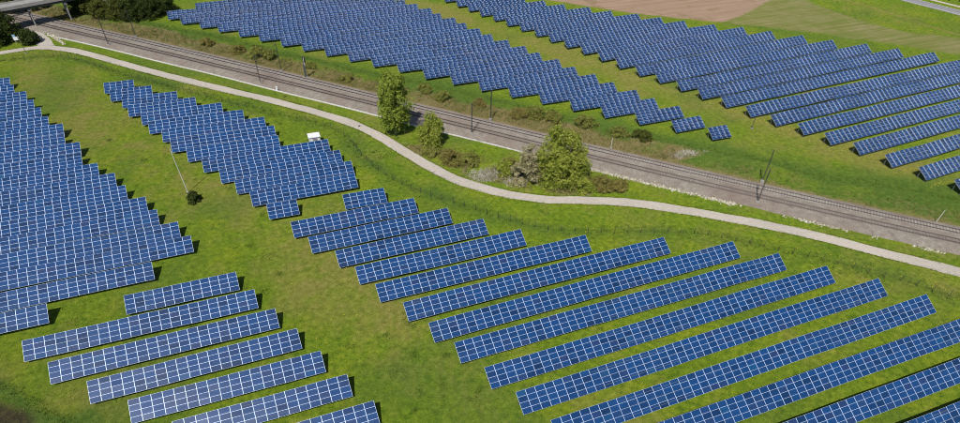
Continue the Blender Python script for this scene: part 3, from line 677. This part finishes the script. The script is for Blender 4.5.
def tree(name, label, cat, px, py, h, h0, rad, prof, k, n_per, size, lm, bark, seed, droop=0.0, group=None, clump=.22, trunks=1, sx=1.0, rz=0.0, blobs=None):
    rg = np.random.default_rng(seed); gz_ = float(gz(px, py))
    t = empty(name, (px, py, gz_), rz, label=label, cat=cat, group=group)
    C = crown_centres(h0, h, lambda u: rad*prof(u), k, rg); sp = rad*clump*rg.uniform(.75, 1.5, k)+.12
    C[:, 0] *= sx
    if blobs:                                            # crown made of overlapping rounded masses
        W_ = np.array([q[3]**2 for q in blobs]); pick = rg.choice(len(blobs), k, p=W_/W_.sum()); Bq = np.array(blobs, float)[pick]
        d_ = rg.normal(size=(k, 3)); d_ /= np.linalg.norm(d_, axis=1)[:, None]
        C = Bq[:, :3]+d_*(Bq[:, 3]*(.35+.62*rg.random(k)**.5))[:, None]; C[:, 2] = np.maximum(C[:, 2], h0)
    V, F = leaves(C, n_per, sp, size, rg, droop); V[:, 2] = np.maximum(V[:, 2], .05)
    link('crown', mesh('crown', V, F, lm), t)
    for q in range(trunks):
        ox, oy = ((0, 0) if trunks == 1 else (rad*.28*math.cos(q*2.4), rad*.28*math.sin(q*2.4)))
        B = MB(); r0 = .022*h+.05; P = Vector((ox*.5, oy*.5, -.2))
        for s_ in range(6):
            Q = Vector((ox*(.5+.2*s_)+rg.normal(0, .08), oy*(.5+.2*s_)+rg.normal(0, .08), h*.82*(s_+1)/6)); B.tube(P, Q, r0*(1-s_/6.5), r0*(1-(s_+1)/6.5), 7); P = Q
        B.build('trunk', bark, t)
    B = MB()
    for j in rg.choice(k, min(k, 14), replace=False):
        c_ = C[j]; z0 = max(h0*.6, c_[2]-rad*.55); B.tube((c_[0]*.08, c_[1]*.08, z0), tuple(c_), .012*h*.5+.02, .02, 5)
    B.build('limbs', bark, t)
    return t
egg = lambda u: max(.05, math.sin(math.pi*min(1, (u*.92+.06)))**.75)
dome = lambda u: math.sqrt(max(.02, 1-u*u*.96))*(.82+.18*min(1, u*4))
column = lambda u: (.62+.38*math.sin(math.pi*min(1, u*.9+.15)))*(1 if u < .72 else max(.1, 1-((u-.72)/.28)**1.6*.85))
tree('birch_tree', 'tall pale green birch with drooping foliage between the path and the railway', 'tree', 35.5, 149.4, 18.2, 2.4, 4.3, column, 190, 75, .62, L_birch, M_birchbark, 21, 1.3, clump=.19, blobs=[(-.2, 0, 14.8, 3.1), (-1.2, .2, 12.2, 3.7), (1.0, -.3, 9.8, 4.0), (-1.2, 0, 7.4, 3.8), (.9, .2, 5.0, 3.3), (-.8, -.3, 4.2, 2.5)])
tree('willow_tree', 'small bright green willow to the right of the tall birch', 'tree', 42.6, 140.6, 9.8, .4, 3.7, egg, 95, 75, .58, L_willow, M_bark, 22, 1.1, clump=.2, blobs=[(-.2, 0, 7.2, 2.1), (.7, -.3, 5.0, 2.7), (-1.0, .2, 4.4, 2.4), (.2, -.4, 2.4, 2.9)])
tree('willow_tree', 'large rounded willow between the curve of the path and the railway', 'tree', 67.0, 113.2, 14.4, .2, 6.7, dome, 240, 85, .62, L_willow, M_bark, 23, .8, clump=.16, trunks=3, blobs=[(-.6, 1.0, 10.8, 3.5), (1.2, .4, 8.4, 3.9), (-2.6, .6, 7.2, 3.6), (2.6, -1.0, 5.6, 4.0), (-.4, -1.6, 4.6, 4.3), (3.4, -.6, 3.2, 3.4), (-3.0, -.8, 3.0, 3.2)])
tree('bare_tree', 'greyish half bare bushy tree leaning against the left of the large willow', 'tree', 60.6, 117.0, 8.8, .2, 4.4, dome, 110, 80, .40, L_grey, M_bark, 24, 0, clump=.18, trunks=2, blobs=[(0, 0, 5.6, 3.0), (-2.2, .3, 3.6, 2.8), (1.6, -.6, 3.4, 3.0), (-.4, -1.0, 2.0, 3.0)])

# dark woodland corner at the left edge, hedge trees at the top left, bushes at the top right
for k, (px, py, h_, r_, lb) in enumerate([(-74.5, 252.5, 8.5, 4.2, 'dark leafy tree cut by the left edge above the path'), (-68.8, 256.8, 8.0, 4.0, 'dark tree at the left edge behind the pale blue sign'),
        (-72.5, 261.5, 9.0, 4.4, 'dark tree at the left edge just below the bridge deck'), (-63.3, 252.0, 4.2, 3.0, 'low dark tree to the right of the pale blue sign beside the path fork'), (-77, 268, 7.5, 4, 'dark tree at the left edge against the bridge deck'), (-73.5, 284, 8.0, 4.6, 'dark tree beyond the bridge in the top left corner'), (-66.0, 289.5, 7.5, 4.4, 'dark tree beyond the bridge at the top edge'), (-51.0, 276.5, 6.0, 3.0, 'dark tree on the bank beside the right end of the bridge')]):
    tree('dark_tree', lb, 'tree', px, py, h_, .3, r_, dome, 55, 60, .55, L_dark, M_bark, 300+k, group='dark trees at the left edge', clump=.26)
hedge = [(-47.0, 277, 6.5, 4.2, 'first hedge tree right of the bridge at the top edge'), (-42.0, 271.0, 6.0, 4.0, 'second hedge tree right of the bridge, low and olive'), (-36.5, 268.5, 6.5, 4.2, 'third hedge tree right of the bridge, olive green'),
         (-31.0, 266.0, 7.0, 4.3, 'fourth hedge tree right of the bridge, dark green'), (-25.5, 265.5, 7.0, 4.2, 'dark hedge tree just left of the tip of the wedge shaped solar field'), (-20.5, 269, 7.5, 4.0, 'rightmost hedge tree, behind the tip of the wedge shaped solar field'),
         (-39, 279, 8, 4.8, 'olive hedge tree in the rear line at the top edge near the bridge'), (-31, 275, 9, 4.8, 'dark hedge tree in the rear line at the top edge, middle one'), (-24.5, 275, 8.5, 4.6, 'dark hedge tree in the rear line at the top edge, rightmost of that line')]
for k, (px, py, h_, r_, lb) in enumerate(hedge):
    tree('hedge_tree', lb, 'tree', px, py, h_, .2, r_, dome, 60, 60, .55, L_dark if k in (3, 4, 5, 7, 8) else L_hedge, M_bark, 330+k, group='hedge trees along the top edge', clump=.26)
for k, (px, py, h_, r_, lb) in enumerate([(285.5, 186, 5, 3.6, 'dark roadside bush in the top right corner, nearer the frame edge'), (282.5, 194, 5.5, 3.8, 'dark roadside bush at the top edge beyond the road'), (289, 178, 4.5, 3.2, 'dark roadside bush cut by the right edge beyond the road')]):
    tree('roadside_bush', lb, 'bush', px, py, h_, .1, r_, dome, 40, 50, .55, L_dark, M_bark, 360+k, group='roadside bushes in the top right corner', clump=.28)

shr = [(7.0, 216.2, 3.4, 2.6, L_olive, 'olive shrub behind the railway, left of the railway signal'), (10.4, 212.8, 3.2, 2.4, L_olive, 'dark olive shrub behind the far catenary mast left of the signal'), (1.0, 221.5, 2.2, 2.0, L_rust, 'low rusty shrub on the verge behind the left part of the tracks'),
    (-8, 232, 2.0, 2.0, L_rust, 'low reddish shrub on the verge below the left tip of the solar wedge'), (21.5, 201.0, 1.6, 1.4, L_olive, 'small olive bush right of the railway signal'), (30.5, 187.5, 1.8, 1.5, L_olive, 'small olive bush on the verge left of the tall birch'),
    (51.1, 172.5, 2.2, 2.0, L_olive, 'olive shrub on the verge, upper right of the tall birch'), (54.3, 165.0, 2.4, 1.9, L_olive, 'bright olive shrub behind the tracks above the small willow'), (62.9, 158.0, 2.0, 1.8, L_rust, 'brownish shrub behind the far mast near the middle of the tracks'),
    (71.0, 147.6, 2.6, 2.2, L_rust, 'reddish shrub on the verge left of the long olive bush'), (75.3, 146.0, 2.8, 2.8, L_olive, 'broad olive green bush on the verge above the large willow'), (79.5, 142.6, 2.6, 2.4, L_olive, 'olive bush directly behind the large willow on the far verge'),
    (86.0, 137.0, 2.4, 2.6, L_olive, 'olive bush on the verge below the short solar tables'), (97.3, 124.6, 2.3, 2.0, L_hedge, 'dark green bush on the far verge right of the white post'), (92.6, 128.6, 2.2, 2.2, L_olive, 'olive bush on the verge above the white post'),
    (44.8, 131.0, 2.6, 2.7, L_rust, 'rusty olive shrub between path and tracks, below the small willow'), (48.6, 128.2, 2.4, 2.5, L_olive, 'olive shrub right of the rusty one below the small willow'), (40.8, 136.0, 1.8, 1.8, L_olive, 'low green shrub at the foot of the small willow'),
    (55.6, 121.3, 2.8, 2.3, L_willow, 'bright green shrub left of the greyish half bare tree'), (57.6, 123.4, 2.3, 2.2, L_rust, 'rusty green shrub behind the bright one near the tracks'), (74.6, 107.3, 2.4, 2.6, L_rust, 'reddish green shrub at the right foot of the large willow'),
    (78.2, 105.2, 2.0, 2.2, L_rust, 'low reddish shrub farther right of the large willow'), (70.5, 108.0, 2.2, 2.2, L_willow, 'bright green bush in front of the large willow'), (-17.0, 134.4, 2.6, 1.7, L_dark, 'lone dark bush at the foot of the tall white mast'), (56.9, 115.6, 1.5, 1.3, L_grey, 'small grey bush beside the path left of the half bare tree')]
for k, (px, py, h_, r_, lm, lb) in enumerate(shr):
    if k != 23: r_ *= 1.28
    rg = np.random.default_rng(500+k); C = crown_centres(.15, h_*.85, lambda u: r_*dome(u), 26, rg, .6); C[:, 0] *= rg.uniform(.9, 1.35)
    t = empty('shrub', (px, py, float(gz(px, py))), rg.random()*3, label=lb, cat='shrub', group='shrubs along the railway' if k != 23 else None)
    V, F = leaves(C, 60, r_*rg.uniform(.18, .36, 26)+.1, .46, rg); V[:, 2] = np.maximum(V[:, 2], .03); link('foliage', mesh('foliage', V, F, lm), t)
    B = MB()
    for j in range(6): B.tube((0, 0, -.05), tuple(C[j]), .05, .02, 4)
    B.build('stems', M_bark, t)

# ground cover nobody could count: blades, tufts, scrub
G_mead = leafmat('meadow_blades', [(.2, (.045, .078, .006)), (.5, (.095, .138, .010)), (.8, (.175, .190, .026))], .12, .55, .2)
G_lush = leafmat('tall_green_grass', [(.2, (.040, .076, .010)), (.5, (.082, .128, .018)), (.85, (.140, .180, .036))], .3, .6, .2)
G_dry = leafmat('dry_scrub_grass', [(.1, (.075, .095, .016)), (.4, (.155, .145, .038)), (.68, (.250, .180, .085)), (.95, (.340, .285, .190))], .3, .6, .2)
def tufts(name, P, hgt, wid, blades, mm, rg, lean=.5):
    n = len(P)*blades; c_ = np.repeat(P, blades, 0); h_ = np.repeat(hgt, blades)*rg.uniform(.6, 1.2, n); w_ = wid*rg.uniform(.6, 1.3, n)
    a = rg.random(n)*6.283; o = rg.normal(size=(n, 2))*np.repeat(hgt, blades)[:, None]*.35
    b = np.stack([c_[:, 0]+o[:, 0], c_[:, 1]+o[:, 1], c_[:, 2]-.05], 1); dx = np.stack([np.cos(a), np.sin(a), np.zeros(n)], 1)*(w_/2)[:, None]
    tip = b+np.stack([rg.normal(size=n)*lean*h_, rg.normal(size=n)*lean*h_, h_], 1)
    V = np.stack([b-dx, b+dx, tip], 1).reshape(-1, 3); return link(name, mesh(name, V, np.arange(n*3).reshape(-1, 3), mm), kind='stuff')
def along(line, spacing, width, rg):
    l_ = spline(line, 1.0); L_ = np.concatenate([[0], np.cumsum(np.linalg.norm(np.diff(l_, axis=0), axis=1))]); n = int(L_[-1]/spacing); s_ = rg.random(n)*L_[-1]
    P = np.stack([np.interp(s_, L_, l_[:, 0]), np.interp(s_, L_, l_[:, 1])], 1)+rg.normal(size=(n, 2))*width; return P
def drop(P, keep): P = P[keep]; return np.column_stack([P, gz(P[:, 0], P[:, 1])])
def masks(P):
    a, _, _ = pdist(P[:, 0], P[:, 1], PATH[::4]); b, s_, _ = pdist(P[:, 0], P[:, 1], TRACK[::6]); c_, _, _ = pdist(P[:, 0], P[:, 1], BRANCH[::2]); o_ = b*s_
    return (a > 2.1) & (c_ > 2.9) & ~((o_ > -5.9) & (o_ < 7.3)), o_
rg = np.random.default_rng(77)
P = np.concatenate([along(FENCE[1:], .09, 1.3, rg), along(DITCH, .06, 1.0, rg), along(EDGE3, .06, .8, rg)]); k_, _ = masks(P); P = drop(P, k_)
tufts('tall_grass_strip', P, (.18+.42*rg.random(len(P))**2), .12, 3, G_lush, rg)
P = np.stack([rg.uniform(-75, 260, 150000), rg.uniform(30, 262, 150000)], 1)
dens = .25+.75*sstep(.4, .65, fbm(P[:, 0], P[:, 1], 6, 141)); dist = np.hypot(P[:, 0], P[:, 1]); k_, o_ = masks(P)
infield = inpoly(P[:, 0], P[:, 1], BROWN) | inpoly(P[:, 0], P[:, 1], STUB) | inpoly(P[:, 0], P[:, 1], SOIL) | (P[:, 0] > 225)
k_ &= (rg.random(len(P)) < dens*np.clip(130/dist, .25, 1)) & ~infield; P = drop(P, k_)
tufts('meadow_tufts', P, .08+.30*rg.random(len(P))**3, .10, 3, G_mead, rg, .7)
# scrub behind the railway and between the curve of the path and the railway
s_ = rg.uniform(60, 470, 30000); off = rg.uniform(7.2, 18, 30000); c_ = np.stack([np.interp(s_, TL, TRACK[:, 0]), np.interp(s_, TL, TRACK[:, 1])], 1); n_ = np.stack([np.interp(s_, TL, TN[:, 0]), np.interp(s_, TL, TN[:, 1])], 1); P = c_+n_*off[:, None]
dn = (.25+.75*sstep(.34, .58, fbm(P[:, 0], P[:, 1], 7, 81)))*sstep(17.5, 12, off)*np.where(P[:, 1] < 112, .25, 1); k_ = rg.random(len(P)) < dn
Q = along([(38, 140), (47, 129), (57, 118.5), (66, 111), (76, 106)], .011, 2.8, rg); kq, _ = masks(Q); kq &= rg.random(len(Q)) < sstep(.3, .6, fbm(Q[:, 0], Q[:, 1], 3.5, 91))
P = np.concatenate([drop(P, k_), drop(Q, kq)]); tufts('dry_scrub', P, .25+.6*rg.random(len(P))**2, .11, 3, G_dry, rg, .6)
P2 = P[rg.random(len(P)) < .35]; tufts('green_scrub', P2+np.array([.5, .3, 0]), .3+.5*rg.random(len(P2)), .16, 3, G_lush, rg, .6)
# white blossom drifts by the bend of the path
M_blos = mat('pale_blossom', (.50, .46, .40), .8)
Q = np.concatenate([rg.normal(size=(520, 2))*np.array([2.3, 1.5])+np.array([50.5, 121.5]), rg.normal(size=(260, 2))*np.array([1.5, 1.2])+np.array([56.5, 117.0]), rg.normal(size=(220, 2))*np.array([2.6, .8])+np.array([103.5, 113.5])]); kq, _ = masks(Q); P = drop(Q, kq)
tufts('pale_blossom', P, .2+.4*rg.random(len(P)), .14, 4, M_blos, rg, .8)
# yellow flowers along the ends of the far rows and in the verge
M_yel = mat('yellow_flowers', (.46, .40, .03), .7)
Q = []
for b_, k2, xl, yl, xr, yr, n in ROWS:
    if b_ == 'F' and k2 > 15:
        q = rg.normal(size=(60, 2))*np.array([3.0, .5])+np.array([xl+4, yl-1.7]); Q.append(q)
        Q.append(np.stack([xl+rg.random(90)*(xr-xl), np.full(90, yl-1.6)+rg.normal(size=90)*.5], 1))
    if b_ == 'F' and 8 < k2 < 18: Q.append(rg.normal(size=(30, 2))*np.array([3, 1.0])+np.array([xr+2, yr+3.0]))
Q.append(np.stack([rg.uniform(60, 128, 160), np.zeros(160)], 1)); q = Q[-1]; q[:, 1] = np.interp(q[:, 0], fl[:, 0], fl[:, 1])+2.5+rg.normal(size=160)*1.8
Q.append(rg.normal(size=(40, 2))*np.array([6, 4])+np.array([105, 40])); Q.append(rg.normal(size=(50, 2))*np.array([12, 8])+np.array([10, 90]))
P = np.concatenate(Q); kq, _ = masks(P); P = drop(P, kq); P[:, 2] += .18
d1 = rg.uniform(.04, .11, len(P))[:, None]; V = np.stack([P+d1*[-1, -1, 0], P+d1*[1, -1, .1], P+d1*[1, 1, 0], P+d1*[-1, 1, .1]], 1).reshape(-1, 3)
link('yellow_flowers', mesh('yellow_flowers', V, np.arange(len(V)).reshape(-1, 4), M_yel), kind='stuff')

# dark weed clumps in the open grass
C = np.stack([rg.uniform(-45, 60, 260), rg.uniform(48, 190, 260)], 1); C = C[rg.random(260) < .25+.75*sstep(.45, .6, fbm(C[:, 0], C[:, 1], 14, 191))]
P = np.repeat(C, 36, 0)+rg.normal(size=(len(C)*36, 2))*np.repeat(rg.uniform(.2, .75, len(C)), 36)[:, None]; kq, _ = masks(P); P = drop(P, kq)
tufts('weed_clumps', P, .12+.22*rg.random(len(P)), .16, 3, G_lush, rg, .8)

C = np.stack([rg.uniform(-56, -36, 9000), rg.uniform(72, 92, 9000)], 1); C = C[inpoly(C[:, 0], C[:, 1], SOIL)]; P = np.column_stack([C, gz(C[:, 0], C[:, 1])])
P = P[rg.random(len(P)) < .2+.7*sstep(.45, .62, fbm(P[:, 0], P[:, 1], 2.5, 201))]
tufts('fallow_weeds', P, .06+.22*rg.random(len(P))**2, .10, 2, G_lush, rg, .8)

# grass creeping over the edges of the path
s_ = rg.random(9000)*(len(PATH)-1); sd_ = np.where(rg.random(9000) < .5, 1, -1)*(1.62+np.abs(rg.normal(size=9000))*.28-.30*(vnoise(s_*1.5, np.zeros(9000), 3.0, 211))); PN = normals(PATH); ii = s_.astype(int); fr = (s_-ii)[:, None]
P = PATH[ii]*(1-fr)+PATH[ii+1]*fr+PN[ii]*sd_[:, None]; P = np.column_stack([P, np.full(len(P), -.02)]); tufts('path_edge_grass', P, .10+.14*rg.random(len(P)), .13, 3, G_mead, rg, .8)
